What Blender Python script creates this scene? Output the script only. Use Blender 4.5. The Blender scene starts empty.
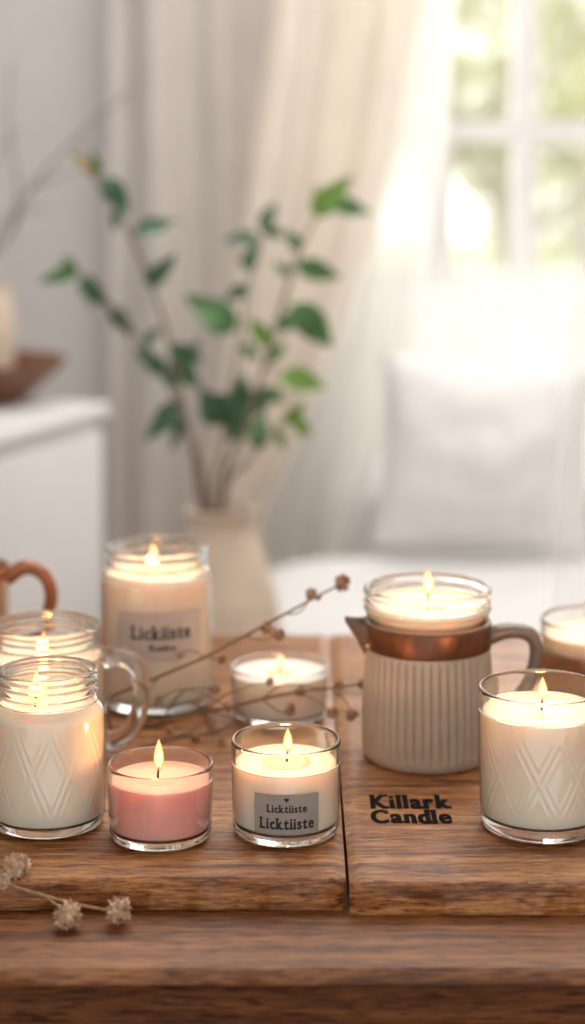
import bpy, bmesh, math, random
from mathutils import Vector, Matrix, noise
random.seed(7)
PI=math.pi
S=bpy.context.scene
C=S.collection
try:
    S.view_settings.view_transform='Standard'
    S.view_settings.look='None'
    S.view_settings.exposure=1.0
except Exception as e: print(e)
try:
    S.cycles.transparent_max_bounces=24
    S.cycles.max_bounces=14; S.cycles.transmission_bounces=12
except Exception: pass

# ------------------------------------------------------------------ camera
CAMZ=1.2885; FPX=2000.0; HOR=115.0
def P(px,py,D): return Vector(((px-292.5)/FPX*D, D, CAMZ-(py-HOR)/FPX*D))
cam=bpy.data.cameras.new('camera'); co=bpy.data.objects.new('camera',cam); C.objects.link(co)
co.location=(0,0,CAMZ); co.rotation_euler=(PI/2,0,0)
cam.sensor_fit='VERTICAL'; cam.sensor_height=36; cam.sensor_width=36
cam.lens=FPX/1024*36; cam.shift_y=-(512-HOR)/1024
cam.dof.use_dof=True; cam.dof.focus_distance=1.42; cam.dof.aperture_fstop=2.8
cam.clip_start=0.05
S.camera=co

# ------------------------------------------------------------------ materials
def lin(c):
    c=c/255.0
    return c/12.92 if c<=0.04045 else ((c+0.055)/1.055)**2.4
def rgb(r,g,b): return (lin(r),lin(g),lin(b),1)
def newmat(name):
    m=bpy.data.materials.new(name); m.use_nodes=True
    m.node_tree.nodes.clear()
    return m,m.node_tree.nodes,m.node_tree.links
def plain(name,col,rough=0.5,metal=0,sss=0,noise_amt=0.06,nscale=30,bump=0.0,bscale=200,coat=0,spec=0.5,sssr=(0.028,0.014,0.008),transl=0,sheen=0):
    m,N,L=newmat(name)
    out=N.new('ShaderNodeOutputMaterial'); p=N.new('ShaderNodeBsdfPrincipled')
    p.inputs['Roughness'].default_value=rough; p.inputs['Metallic'].default_value=metal
    p.inputs['Specular IOR Level'].default_value=spec
    p.inputs['Coat Weight'].default_value=coat
    p.inputs['Sheen Weight'].default_value=sheen
    if sss:
        p.inputs['Subsurface Weight'].default_value=sss
        p.inputs['Subsurface Radius'].default_value=sssr
        p.inputs['Subsurface Scale'].default_value=1.0
    tc=N.new('ShaderNodeTexCoord'); nz=N.new('ShaderNodeTexNoise'); nz.inputs['Scale'].default_value=nscale; nz.inputs['Detail'].default_value=4
    L.new(tc.outputs['Object'],nz.inputs['Vector'])
    rp=N.new('ShaderNodeValToRGB')
    a=[max(0,c*(1-noise_amt*2)) for c in col[:3]]+[1]; b=[min(1,c*(1+noise_amt*2)) for c in col[:3]]+[1]
    rp.color_ramp.elements[0].color=a; rp.color_ramp.elements[1].color=b
    rp.color_ramp.elements[0].position=.3; rp.color_ramp.elements[1].position=.7
    L.new(nz.outputs['Fac'],rp.inputs['Fac']); L.new(rp.outputs['Color'],p.inputs['Base Color'])
    if bump:
        n2=N.new('ShaderNodeTexNoise'); n2.inputs['Scale'].default_value=bscale; n2.inputs['Detail'].default_value=3
        L.new(tc.outputs['Object'],n2.inputs['Vector'])
        bp=N.new('ShaderNodeBump'); bp.inputs['Strength'].default_value=bump; bp.inputs['Distance'].default_value=0.002
        L.new(n2.outputs['Fac'],bp.inputs['Height']); L.new(bp.outputs['Normal'],p.inputs['Normal'])
    if transl:
        t=N.new('ShaderNodeBsdfTranslucent'); L.new(rp.outputs['Color'],t.inputs['Color'])
        mx=N.new('ShaderNodeMixShader'); mx.inputs['Fac'].default_value=transl
        L.new(p.outputs['BSDF'],mx.inputs[1]); L.new(t.outputs['BSDF'],mx.inputs[2]); L.new(mx.outputs['Shader'],out.inputs['Surface'])
    else: L.new(p.outputs['BSDF'],out.inputs['Surface'])
    return m
def wood(name,dark,mid,light,rough=0.42,scale=1.0,bump=0.25,axis='X',spec=.5):
    m,N,L=newmat(name)
    out=N.new('ShaderNodeOutputMaterial'); p=N.new('ShaderNodeBsdfPrincipled')
    p.inputs['Roughness'].default_value=rough; p.inputs['Specular IOR Level'].default_value=spec
    tc=N.new('ShaderNodeTexCoord')
    def mapped(a,b):
        mp=N.new('ShaderNodeMapping'); mp.inputs['Scale'].default_value=(a*scale,b*scale,b*scale) if axis=='X' else (b*scale,a*scale,b*scale)
        L.new(tc.outputs['Object'],mp.inputs['Vector']); return mp.outputs['Vector']
    n1=N.new('ShaderNodeTexNoise'); n1.inputs['Scale'].default_value=1.6; n1.inputs['Detail'].default_value=9; n1.inputs['Roughness'].default_value=.64; n1.inputs['Distortion'].default_value=.9
    L.new(mapped(3.6,44),n1.inputs['Vector'])
    n2=N.new('ShaderNodeTexNoise'); n2.inputs['Scale'].default_value=1.5; n2.inputs['Detail'].default_value=5; n2.inputs['Roughness'].default_value=.72
    L.new(mapped(40,460),n2.inputs['Vector'])
    n3=N.new('ShaderNodeTexNoise'); n3.inputs['Scale'].default_value=1.0; n3.inputs['Detail'].default_value=2
    L.new(mapped(60,540),n3.inputs['Vector'])
    rp=N.new('ShaderNodeValToRGB'); e=rp.color_ramp.elements
    e[0].position=.30; e[0].color=dark; e[1].position=.70; e[1].color=light
    k=e.new(.5); k.color=mid
    mx=N.new('ShaderNodeMath'); mx.operation='MULTIPLY_ADD'; mx.inputs[1].default_value=1.0
    L.new(n2.outputs['Fac'],mx.inputs[0])
    sc=N.new('ShaderNodeMath'); sc.operation='MULTIPLY_ADD'; sc.inputs[1].default_value=1.2; sc.inputs[2].default_value=-.60
    L.new(n1.outputs['Fac'],sc.inputs[0]); L.new(sc.outputs[0],mx.inputs[2])
    L.new(mx.outputs[0],rp.inputs['Fac'])
    r3=N.new('ShaderNodeValToRGB'); r3.color_ramp.elements[0].position=.34; r3.color_ramp.elements[0].color=(.38,.29,.23,1); r3.color_ramp.elements[1].position=.43; r3.color_ramp.elements[1].color=(1,1,1,1)
    L.new(n3.outputs['Fac'],r3.inputs['Fac'])
    mm=N.new('ShaderNodeMixRGB'); mm.blend_type='MULTIPLY'; mm.inputs[0].default_value=1
    L.new(rp.outputs['Color'],mm.inputs[1]); L.new(r3.outputs['Color'],mm.inputs[2]); L.new(mm.outputs[0],p.inputs['Base Color'])
    bp=N.new('ShaderNodeBump'); bp.inputs['Strength'].default_value=bump; bp.inputs['Distance'].default_value=0.002
    L.new(mx.outputs[0],bp.inputs['Height']); L.new(bp.outputs['Normal'],p.inputs['Normal'])
    L.new(p.outputs['BSDF'],out.inputs['Surface'])
    return m
def glass(name,tint=(.97,.975,.97,1),edge=(.72,.72,.70,1),base=.05,gain=.65,rough=.03):
    m,N,L=newmat(name)
    out=N.new('ShaderNodeOutputMaterial'); tr=N.new('ShaderNodeBsdfTransparent'); gl=N.new('ShaderNodeBsdfGlossy')
    gl.inputs['Roughness'].default_value=rough
    lw=N.new('ShaderNodeLayerWeight'); lw.inputs['Blend'].default_value=.5
    pw=N.new('ShaderNodeMath'); pw.operation='POWER'; pw.inputs[1].default_value=3.5; L.new(lw.outputs['Facing'],pw.inputs[0])
    ma=N.new('ShaderNodeMath'); ma.operation='MULTIPLY_ADD'; ma.inputs[1].default_value=gain; ma.inputs[2].default_value=base
    L.new(pw.outputs[0],ma.inputs[0])
    mc=N.new('ShaderNodeMixRGB'); mc.inputs[1].default_value=tint; mc.inputs[2].default_value=edge
    L.new(pw.outputs[0],mc.inputs[0]); L.new(mc.outputs[0],tr.inputs['Color'])
    mx=N.new('ShaderNodeMixShader'); L.new(ma.outputs[0],mx.inputs['Fac']); L.new(tr.outputs[0],mx.inputs[1]); L.new(gl.outputs[0],mx.inputs[2])
    L.new(mx.outputs[0],out.inputs['Surface'])
    return m
def thickglass(name,col=(.98,.985,.98,1),ior=1.45,rough=.015):
    m,N,L=newmat(name)
    out=N.new('ShaderNodeOutputMaterial'); g=N.new('ShaderNodeBsdfGlass'); g.inputs['Color'].default_value=col; g.inputs['Roughness'].default_value=rough; g.inputs['IOR'].default_value=ior
    L.new(g.outputs[0],out.inputs['Surface']); return m
def sheer(name,col,alpha=.45,transl=.6):
    m,N,L=newmat(name)
    out=N.new('ShaderNodeOutputMaterial'); tr=N.new('ShaderNodeBsdfTransparent')
    d=N.new('ShaderNodeBsdfDiffuse'); t=N.new('ShaderNodeBsdfTranslucent'); d.inputs['Color'].default_value=col; t.inputs['Color'].default_value=col
    m1=N.new('ShaderNodeMixShader'); m1.inputs['Fac'].default_value=transl; L.new(d.outputs[0],m1.inputs[1]); L.new(t.outputs[0],m1.inputs[2])
    tc=N.new('ShaderNodeTexCoord'); nz=N.new('ShaderNodeTexNoise'); nz.inputs['Scale'].default_value=9; L.new(tc.outputs['Object'],nz.inputs['Vector'])
    mr=N.new('ShaderNodeMapRange'); mr.inputs[3].default_value=max(.02,alpha-.06); mr.inputs[4].default_value=alpha+.06; L.new(nz.outputs['Fac'],mr.inputs[0])
    m2=N.new('ShaderNodeMixShader'); L.new(mr.outputs[0],m2.inputs['Fac']); L.new(tr.outputs[0],m2.inputs[1]); L.new(m1.outputs[0],m2.inputs[2])
    L.new(m2.outputs[0],out.inputs['Surface'])
    return m
def flame_mat():
    m,N,L=newmat('flame')
    out=N.new('ShaderNodeOutputMaterial'); tr=N.new('ShaderNodeBsdfTransparent'); em=N.new('ShaderNodeEmission')
    tr.inputs['Color'].default_value=(.72,.66,.60,1)
    tc=N.new('ShaderNodeTexCoord'); sx=N.new('ShaderNodeSeparateXYZ'); L.new(tc.outputs['Generated'],sx.inputs[0])
    lw=N.new('ShaderNodeLayerWeight'); lw.inputs['Blend'].default_value=.5
    rp=N.new('ShaderNodeValToRGB'); e=rp.color_ramp.elements
    e[0].position=0; e[0].color=(1,.64,.24,1); e[1].position=.85; e[1].color=(1,.24,.02,1)
    L.new(lw.outputs['Facing'],rp.inputs['Fac']); L.new(rp.outputs['Color'],em.inputs['Color'])
    r2=N.new('ShaderNodeValToRGB'); e=r2.color_ramp.elements
    e[0].position=0; e[0].color=(.12,.12,.12,1); e[1].position=1; e[1].color=(.5,.5,.5,1); k=e.new(.40); k.color=(1,1,1,1)
    L.new(sx.outputs['Z'],r2.inputs['Fac'])
    iv=N.new('ShaderNodeMath'); iv.operation='SUBTRACT'; iv.inputs[0].default_value=1.0; L.new(lw.outputs['Facing'],iv.inputs[1])
    iv2=N.new('ShaderNodeMath'); iv2.operation='MULTIPLY_ADD'; iv2.inputs[1].default_value=.95; iv2.inputs[2].default_value=.24; L.new(iv.outputs[0],iv2.inputs[0])
    mu=N.new('ShaderNodeMath'); mu.operation='MULTIPLY'; L.new(r2.outputs['Color'],mu.inputs[0]); L.new(iv2.outputs[0],mu.inputs[1]); L.new(mu.outputs[0],em.inputs['Strength'])
    ad=N.new('ShaderNodeAddShader'); L.new(tr.outputs[0],ad.inputs[0]); L.new(em.outputs[0],ad.inputs[1]); L.new(ad.outputs[0],out.inputs['Surface'])
    return m

M={}
M['glass']=glass('clear glass')
M['thick']=thickglass('thick clear glass')
M['handleglass']=thickglass('cast handle glass',(.99,.99,.985,1),1.42,.16)
M['pane']=glass('window glass',(.99,.99,.99,1),(.95,.95,.95,1),.03,.2)
M['wax']=plain('ivory wax',rgb(244,229,211),.45,sss=.7,noise_amt=.012,nscale=25)
M['waxpink']=plain('pink wax',rgb(235,168,157),.42,sss=.6,noise_amt=.015,nscale=25,sssr=(.022,.010,.008))
M['waxwhite']=plain('white wax',rgb(244,237,228),.45,sss=.6,noise_amt=.012,nscale=25)
M['pool']=plain('melted wax',rgb(242,218,184),.08,sss=.5,noise_amt=.01)
M['wick']=plain('charred wick',rgb(45,34,28),.9)
M['flame']=flame_mat()
M['label']=plain('warm grey paper',rgb(146,136,128),.75,noise_amt=.03,nscale=60)
M['labelpale']=plain('pale grey paper',rgb(186,175,167),.75,noise_amt=.03,nscale=60)
M['ink']=plain('dark ink',rgb(30,26,24),.7,noise_amt=.02)
M['burn']=plain('burnt black mark',rgb(24,17,14),.9,noise_amt=.1,nscale=300,spec=.1)
M['board']=wood('oiled board wood',rgb(88,48,22),rgb(156,99,53),rgb(200,144,89),.35,bump=.30)
M['table']=wood('table wood',rgb(76,42,21),rgb(124,76,41),rgb(156,105,62),.45,.8,bump=.26)
M['apron']=wood('shaded table wood',rgb(58,31,15),rgb(88,51,27),rgb(112,68,38),.75,.8,spec=.2)  # shade below the tabletop edge is put into this darker wood
M['floor']=wood('floor wood',rgb(150,120,95),rgb(175,145,118),rgb(195,168,140),.5,.4)
M['ceramic']=plain('taupe stoneware',rgb(181,165,148),.42,noise_amt=.03,nscale=40,bump=.08)
M['handle_grey']=plain('brown grey glazed handle',rgb(120,101,88),.22,noise_amt=.03,coat=.4)
M['copper']=plain('brown bronze',rgb(108,67,44),.34,metal=.5,noise_amt=.16,nscale=70)
M['copperbright']=plain('copper glaze',rgb(160,94,56),.25,metal=.3,noise_amt=.06,nscale=60,coat=.5)
M['amberwrap']=plain('amber brown glaze',rgb(146,94,62),.2,noise_amt=.05,nscale=30,coat=.5)
M['amberpale']=plain('pale amber glaze',rgb(190,146,112),.25,noise_amt=.05,nscale=30,coat=.4)
M['twig']=plain('dry twig bark',rgb(128,96,76),.85,noise_amt=.15,nscale=200)
M['bud']=plain('dry bud',rgb(172,136,108),.9,noise_amt=.25,nscale=300,bump=.4)
M['petal']=plain('dried petal',rgb(220,192,164),.85,noise_amt=.2,nscale=200,transl=.2)
M['drystem']=plain('dry flower stem',rgb(154,120,86),.85,noise_amt=.12,nscale=200)
M['wall']=plain('painted wall',rgb(204,201,199),.85,noise_amt=.015,nscale=3,bump=.03,bscale=300)
M['ceil']=plain('ceiling paint',rgb(228,227,225),.9,noise_amt=.01)
M['white']=plain('white painted wood',rgb(222,220,218),.5,noise_amt=.01,nscale=8)
M['linen']=plain('white linen',rgb(226,224,222),.9,noise_amt=.02,nscale=40,bump=.15,bscale=600,sheen=.2)
M['drape_grey']=plain('grey beige drape',rgb(222,216,211),.9,noise_amt=.02,nscale=10,transl=.22)
M['drape_cream']=plain('cream drape',rgb(244,236,225),.9,noise_amt=.02,nscale=10,transl=.48)
M['sheer']=sheer('sheer voile',rgb(250,248,245),.72,.44)
M['sheer2']=sheer('thin sheer voile',rgb(250,249,248),.30,.6)
M['haze']=sheer('added haze voile',rgb(250,249,248),.11,.6)
M['glow']=sheer('white cafe voile',rgb(246,245,243),.82,.25)
M['leafshaded']=plain('shaded leaf',rgb(68,102,74),.4,noise_amt=.15,nscale=40,transl=.2)  # shaded leaves carry their shade in this darker green
M['leafmid']=plain('green leaf',rgb(84,124,76),.4,noise_amt=.15,nscale=40,transl=.3)
M['leafbacklit']=plain('backlit leaf',rgb(116,154,72),.4,noise_amt=.12,nscale=40,transl=.35)  # light coming through the leaves is put into this brighter green
M['leafyellow']=plain('yellowing leaf',rgb(160,138,92),.5,noise_amt=.12,nscale=40,transl=.25)
M['stem']=plain('branch bark',rgb(138,122,108),.8,noise_amt=.1,nscale=80)
M['vase']=plain('beige vase',rgb(214,195,176),.75,noise_amt=.04,nscale=20)
M['bowl']=wood('dark bowl wood',rgb(88,52,35),rgb(120,76,52),rgb(142,94,66),.45,1.0)
M['greybranch']=plain('grey dry branch',rgb(128,119,115),.9,noise_amt=.1,nscale=60)
M['metal']=plain('brushed metal',rgb(170,165,160),.35,metal=.9)
M['treeleaf']=plain('garden foliage',rgb(192,194,138),.6,noise_amt=.18,nscale=2,transl=.5)
M['trunk']=plain('trunk bark',rgb(176,164,146),.9,noise_amt=.15,nscale=12)
M['lawn']=plain('lawn',rgb(200,202,164),.9,noise_amt=.15,nscale=6)

# ------------------------------------------------------------------ mesh helpers
def link(name,bm,m,parent=None,loc=None,label=None,sharp=42,recalc=True):
    if recalc: bmesh.ops.recalc_face_normals(bm,faces=bm.faces[:])
    me=bpy.data.meshes.new(name); bm.to_mesh(me); bm.free()
    me.shade_smooth()
    try: me.set_sharp_from_angle(angle=math.radians(sharp))
    except Exception: pass
    me.materials.append(m)
    o=bpy.data.objects.new(name,me); C.objects.link(o)
    if parent: o.parent=parent
    if loc is not None: o.location=loc
    if label: o['label']=label
    return o
def tag(o,label,cat,group=None):
    o['label']=label; o['category']=cat
    if group: o['group']=group
    return o
def thing(name,label,cat,loc=(0,0,0),rz=0,group=None):
    o=bpy.data.objects.new(name,None); o.empty_display_size=.03; C.objects.link(o); o.location=loc; o.rotation_euler=(0,0,rz)
    return tag(o,label,cat,group)
def struct(name,bm,m,parent=None):
    o=link(name,bm,m,parent)
    if not parent: o['kind']='structure'
    return o
def box(bm,x0,x1,y0,y1,z0,z1,bev=0,seg=3):
    r=bmesh.ops.create_cube(bm,size=1)
    vs=r['verts']
    for v in vs: v.co=Vector(((x0+x1)/2+v.co.x*(x1-x0),(y0+y1)/2+v.co.y*(y1-y0),(z0+z1)/2+v.co.z*(z1-z0)))
    if bev:
        es=list({e for v in vs for e in v.link_edges})
        bmesh.ops.bevel(bm,geom=es,offset=bev,segments=seg,profile=.5,affect='EDGES')
    return bm
def plank(bm,x0,x1,y0,y1,z0,z1,r=.003,amp=.0009,seed=0,n=160):
    """board swept along x with slightly worn, wavering front and back edges"""
    prof=[(y0+r*.4,z0),(y0,z0+r*.4)]+[(y0+r-r*math.cos(a),z1-r+r*math.sin(a)) for a in [PI/2*k/5 for k in range(6)]]
    prof+=[(y1-r+r*math.sin(a),z1-r+r*math.cos(a)) for a in [PI/2*k/5 for k in range(6)]]+[(y1,z0+r*.4),(y1-r*.4,z0)]
    rings=[]
    for i in range(n+1):
        u=i/n; x=x0+(x1-x0)*u; ring=[]
        end=min(u,1-u)*n
        k=0.0 if end>=2 else (2-end)*.0009
        for y,z in prof:
            q=noise.noise(Vector((x*45,y*60+seed,z*120)))+.6*noise.noise(Vector((x*140,y*100+seed,z*200)))
            front=1 if y<(y0+y1)/2 else -1
            edge=1 if abs(y-y0)<r*1.2 or abs(y-y1)<r*1.2 else 0
            zz=z
            if z>z1-r*.9 and edge: zz=z-max(0,q)*amp*.9
            ring.append(bm.verts.new((x,y+front*edge*(q*amp*.7+amp*.3)+front*k,zz-(k if z>(z0+z1)/2 else -0))))
        rings.append(ring)
    m=len(prof)
    for a,b in zip(rings,rings[1:]):
        for j in range(m): bm.faces.new((a[j],a[(j+1)%m],b[(j+1)%m],b[j]))
    bm.faces.new(rings[0]); bm.faces.new(rings[-1][::-1])
    return bm
def cr(pts,n):
    out=[]; pts=[Vector(p) for p in pts]
    for i in range(len(pts)-1):
        p0=pts[max(0,i-1)];p1=pts[i];p2=pts[i+1];p3=pts[min(len(pts)-1,i+2)]
        for k in range(n):
            t=k/n
            out.append(.5*((2*p1)+(-p0+p2)*t+(2*p0-5*p1+4*p2-p3)*t*t+(-p0+3*p1-3*p2+p3)*t**3))
    out.append(pts[-1]); return out
def tube(bm,pts,rad,seg=8,n=4,flat=1.0,flatdir=None):
    path=cr(pts,n) if n>1 else [Vector(p) for p in pts]
    m=len(path); rings=[]
    if not isinstance(rad,(list,tuple)): rad=[rad,rad]
    up=Vector((0,.3,1)).normalized() if flatdir is None else Vector(flatdir)
    for i,p in enumerate(path):
        t=(path[min(m-1,i+1)]-path[max(0,i-1)]).normalized()
        a=t.cross(up)
        if a.length<1e-3: a=t.cross(Vector((1,0,0)))
        a.normalize(); b=t.cross(a).normalized()
        f=i/(m-1)*(len(rad)-1); j=min(int(f),len(rad)-2); r=rad[j]+(rad[j+1]-rad[j])*(f-j)
        rings.append([bm.verts.new(p+a*math.cos(2*PI*k/seg)*r+b*math.sin(2*PI*k/seg)*r*flat) for k in range(seg)])
    for i in range(m-1):
        for k in range(seg):
            bm.faces.new((rings[i][k],rings[i][(k+1)%seg],rings[i+1][(k+1)%seg],rings[i+1][k]))
    bm.faces.new(rings[0]); bm.faces.new(rings[-1][::-1])
    return bm
def lathe(bm,prof,seg=96,rfun=None,cx=0,cy=0,closed=False):
    rings=[]
    for r,z in prof:
        if r<1e-6: rings.append([bm.verts.new((cx,cy,z))])
        else:
            ring=[]
            for k in range(seg):
                th=2*PI*k/seg; rr=rfun(th,z,r) if rfun else r
                ring.append(bm.verts.new((cx+rr*math.cos(th),cy+rr*math.sin(th),z)))
            rings.append(ring)
    n=len(rings)
    for i in range(n if closed else n-1):
        a,b=rings[i],rings[(i+1)%n]
        for k in range(seg):
            k2=(k+1)%seg
            if len(a)==1 and len(b)==1: continue
            if len(a)==1: bm.faces.new((a[0],b[k],b[k2]))
            elif len(b)==1: bm.faces.new((a[k],a[k2],b[0]))
            else: bm.faces.new((a[k],a[k2],b[k2],b[k]))
    return bm
def interp(prof,z):
    for (r0,z0),(r1,z1) in zip(prof,prof[1:]):
        if z0<=z<=z1: return r0+(r1-r0)*((z-z0)/max(1e-9,z1-z0))
    return prof[-1][0]
def dens(prof,dz=.003):
    out=[]
    for (r0,z0),(r1,z1) in zip(prof,prof[1:]):
        n=max(1,int(math.hypot(r1-r0,z1-z0)/dz))
        for k in range(n): out.append((r0+(r1-r0)*k/n,z0+(z1-z0)*k/n))
    out.append(prof[-1]); return out
def blob(bm,c,r,sub=2,amp=.25,freq=2.0,squash=(1,1,1),seed=0):
    q=bmesh.ops.create_icosphere(bm,subdivisions=sub,radius=1)
    for v in q['verts']:
        d=v.co.normalized(); k=1+amp*noise.noise(d*freq+Vector((seed*3.1,seed*1.7,seed)))
        v.co=Vector((c[0]+d.x*r*k*squash[0],c[1]+d.y*r*k*squash[1],c[2]+d.z*r*k*squash[2]))

# lettering -------------------------------------------------------
SER={'K':['lb','lt','rb','rt'],'i':['cb'],'l':['cb','ct'],'r':['lb'],'k':['lb','lt','rb'],'n':['lb','rb'],'d':['rb','rt'],'L':['lb','lt'],'R':['lb','lt','rb'],'u':['rb'],'a':['rb'],'t':['cb']}
def char_bm(ch,offset):
    cu=bpy.data.curves.new('t','FONT'); cu.body=ch; cu.size=1; cu.offset=offset; cu.resolution_u=5
    ob=bpy.data.objects.new('t',cu); C.objects.link(ob)
    dg=bpy.context.evaluated_depsgraph_get(); dg.update()
    me=bpy.data.meshes.new_from_object(ob.evaluated_get(dg))
    bpy.data.objects.remove(ob); bpy.data.curves.remove(cu)
    vs=[v.co.copy() for v in me.vertices]; fs=[tuple(p.vertices) for p in me.polygons]
    bpy.data.meshes.remove(me); return vs,fs
def text_bm(lines,offset=.012,gap=.07,sth=.03,bold=0.0,LZ=.00003,swk=1.6):
    """each line fitted into its box; overlapping strokes are layered a hair apart (z) so no two coincide"""
    bm=bmesh.new()
    for s,x0,x1,y0,y1 in lines:
        V=[];F=[];x=0
        for ch in s:
            if ch==' ': x+=.3; continue
            vs,fs=char_bm(ch,offset)
            a=min(v.x for v in vs); b=max(v.x for v in vs); t=max(v.y for v in vs); w=b-a
            dx=x-a
            for q,sh in enumerate([0] if not bold else [-bold,0,bold]):
                n=len(V); V+= [(v.x+dx+sh,v.y,q*LZ) for v in vs]; F+=[tuple(i+n for i in f) for f in fs]
            for q,sp in enumerate(SER.get(ch,[])):
                sw=.082+offset*.6+bold*.5
                cxs={'l':x+.06,'r':x+w-.06,'c':x+w/2}[sp[0]]; cy=sth-.003 if sp[1]=='b' else t-sth+.003
                zz=(3+q)*LZ
                n=len(V); V+=[(cxs-sw*swk,cy-sth,zz),(cxs+sw*swk,cy-sth,zz),(cxs+sw*swk,cy+sth,zz),(cxs-sw*swk,cy+sth,zz)]; F.append((n,n+1,n+2,n+3))
            x+=w+gap+2*bold+(.05 if ch in 'ilr' else .03)
        X0=min(v[0] for v in V); X1=max(v[0] for v in V); Y1=max(v[1] for v in V)
        vv=[bm.verts.new((x0+(v[0]-X0)/(X1-X0)*(x1-x0), y0+v[1]/Y1*(y1-y0),v[2])) for v in V]
        for f in F:
            try: bm.faces.new([vv[i] for i in f])
            except ValueError: pass
    return bm
def heart(bm,cx,cy,s):
    pts=[]
    for k in range(24):
        t=2*PI*k/24
        pts.append((cx+s*math.sin(t)**3, cy+s/16*(13*math.cos(t)-5*math.cos(2*t)-2*math.cos(3*t)-math.cos(4*t))))
    vs=[bm.verts.new((x,y,0)) for x,y in pts]; bm.faces.new(vs)
def bend(bm,R,phi0,flip=True):
    for v in bm.verts:
        ph=v.co.x/R+phi0; rr=R+v.co.z
        v.co=Vector((rr*math.sin(ph),-rr*math.cos(ph),v.co.y))
    for f in bm.faces:
        f.normal_update()
        c=f.calc_center_median()
        if f.normal.dot(Vector((c.x,c.y,0)))<0: f.normal_flip()
def label_patch(R,phi0,half,z0,z1,n=24,t=.0002):
    bm=bmesh.new()
    a=[]
    for k in range(n+1):
        ph=phi0-half+2*half*k/n
        a.append([bm.verts.new((rr*math.sin(ph),-rr*math.cos(ph),z)) for rr,z in ((R,z0),(R,z1),(R-t,z1),(R-t,z0))])
    for k in range(n):
        for j in range(4): bm.faces.new((a[k][j],a[k+1][j],a[k+1][(j+1)%4],a[k][(j+1)%4]))
    bm.faces.new(a[0]); bm.faces.new(a[-1][::-1])
    return bm
def flakes(bm,c,rr,n,seed,core=.6,w0=.2):
    """ball of small dry petals or bracts round a core"""
    rnd=random.Random(seed)
    blob(bm,c,rr*core,2,.4,2.5,(1,1,1),seed)
    for k in range(n):
        z=rnd.uniform(-1,1); a=rnd.uniform(0,2*PI); q=math.sqrt(1-z*z)
        d=Vector((q*math.cos(a),q*math.sin(a),z)); s=d.cross(Vector((rnd.random(),rnd.random(),rnd.random()))).normalized(); u=d.cross(s)
        L=rr*rnd.uniform(.75,1.1); w=rr*w0
        p0=c+d*rr*.4; p1=c+d*L
        vs=[bm.verts.new(p0),bm.verts.new((p0*.35+p1*.65)+s*w+u*w*.2),bm.verts.new(p1+u*w*.6),bm.verts.new((p0*.35+p1*.65)-s*w+u*w*.2)]
        bm.faces.new(vs)

# ------------------------------------------------------------------ candle pieces
def add_flame(root,x,y,z,L,w,lit=True,power=.05,bendx=0):
    bm=bmesh.new(); tube(bm,[(x,y,z-.004),(x+.0004,y,z+.003),(x+.001,y,z+.0065)],[.0009,.0007],6,3)
    link('wick',bm,M['wick'],root)
    if not lit: return
    L*=1.25; w*=1.5
    prof=[(0,0)]
    for k in range(1,16):
        t=k/16; prof.append((w*1.9*(t**.75)*((1-t)**1.05),t*L))
    prof.append((0,L))
    bm=bmesh.new(); lathe(bm,prof,20)
    for v in bm.verts:
        t=v.co.z/L; v.co.x+=x+.0008+bendx*t*t; v.co.y+=y; v.co.z+=z+.0030
    link('flame',bm,M['flame'],root)
    ld=bpy.data.lights.new('candle_light','POINT'); ld.energy=power*2.0; ld.color=(1,.46,.15); ld.shadow_soft_size=.004
    lo=bpy.data.objects.new('candle_light',ld); C.objects.link(lo); lo.parent=root; lo.location=(x,y,z+.003+L*.75)

def cut(prof,z0=None,z1=None):
    out=[]
    if z0 is not None: out.append((interp(prof,z0),z0))
    for r,z in prof:
        if (z0 is None or z>z0+1e-5) and (z1 is None or z<z1-1e-5): out.append((r,z))
    if z1 is not None: out.append((interp(prof,z1),z1))
    return out
def jar(root,outer,inner,wax_h,wm,rf_glass=None,rf_wax=None,seg=128,pool=None,wxy=(0,0),wall=.0009):
    zb=inner[0][1]
    zs=wax_h-.0008
    ow=cut(outer,zb+.0004,zs); iw=[(r-wall,z) for r,z in ow]
    bm=bmesh.new(); lathe(bm,ow+iw[::-1],seg,rf_glass,closed=True); link('glass_wall',bm,M['glass'],root)
    on=cut(outer,zs+.0002,None); inn=cut(inner,zs+.0002,None)
    bm=bmesh.new(); lathe(bm,on+inn[::-1],seg,None,closed=True); link('glass_neck',bm,M['thick'],root,sharp=60)
    ob=cut(outer,None,zb+.0002)
    bm=bmesh.new(); lathe(bm,[(0,outer[0][1]+.0004),(ob[0][0]*.8,outer[0][1]+.0004)]+ob+[(ob[-1][0]*.5,zb+.0002),(0,zb+.0002)],seg,None); link('glass_base',bm,M['thick'],root,sharp=60)
    wsurf=[(r-wall-.0003,z) for r,z in ow]
    w=[(0,zb+.0006)]+[(wsurf[0][0]-.002,zb+.0006)]+[(r,z) for r,z in wsurf if z>zb+.0012]
    rt=min(interp(inner,wax_h)-.0004,wsurf[-1][0])
    w+=[(rt,wax_h),(rt-.0008,wax_h+.0002),(rt-.003,wax_h-.0009),(rt*.6,wax_h-.0014),(rt*.25,wax_h-.0016),(0,wax_h-.0016)]
    bm=bmesh.new(); lathe(bm,w,seg,rf_wax); link('wax',bm,wm,root)
    if pool:
        bm=bmesh.new(); lathe(bm,[(0,wax_h-.0013),(pool*.8,wax_h-.0012),(pool,wax_h-.00115),(pool*.96,wax_h-.002),(0,wax_h-.0022)],64,cx=wxy[0],cy=wxy[1])
        link('melted_pool',bm,M['pool'] if wm is not M['waxpink'] else M['waxpink'],root)
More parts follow.
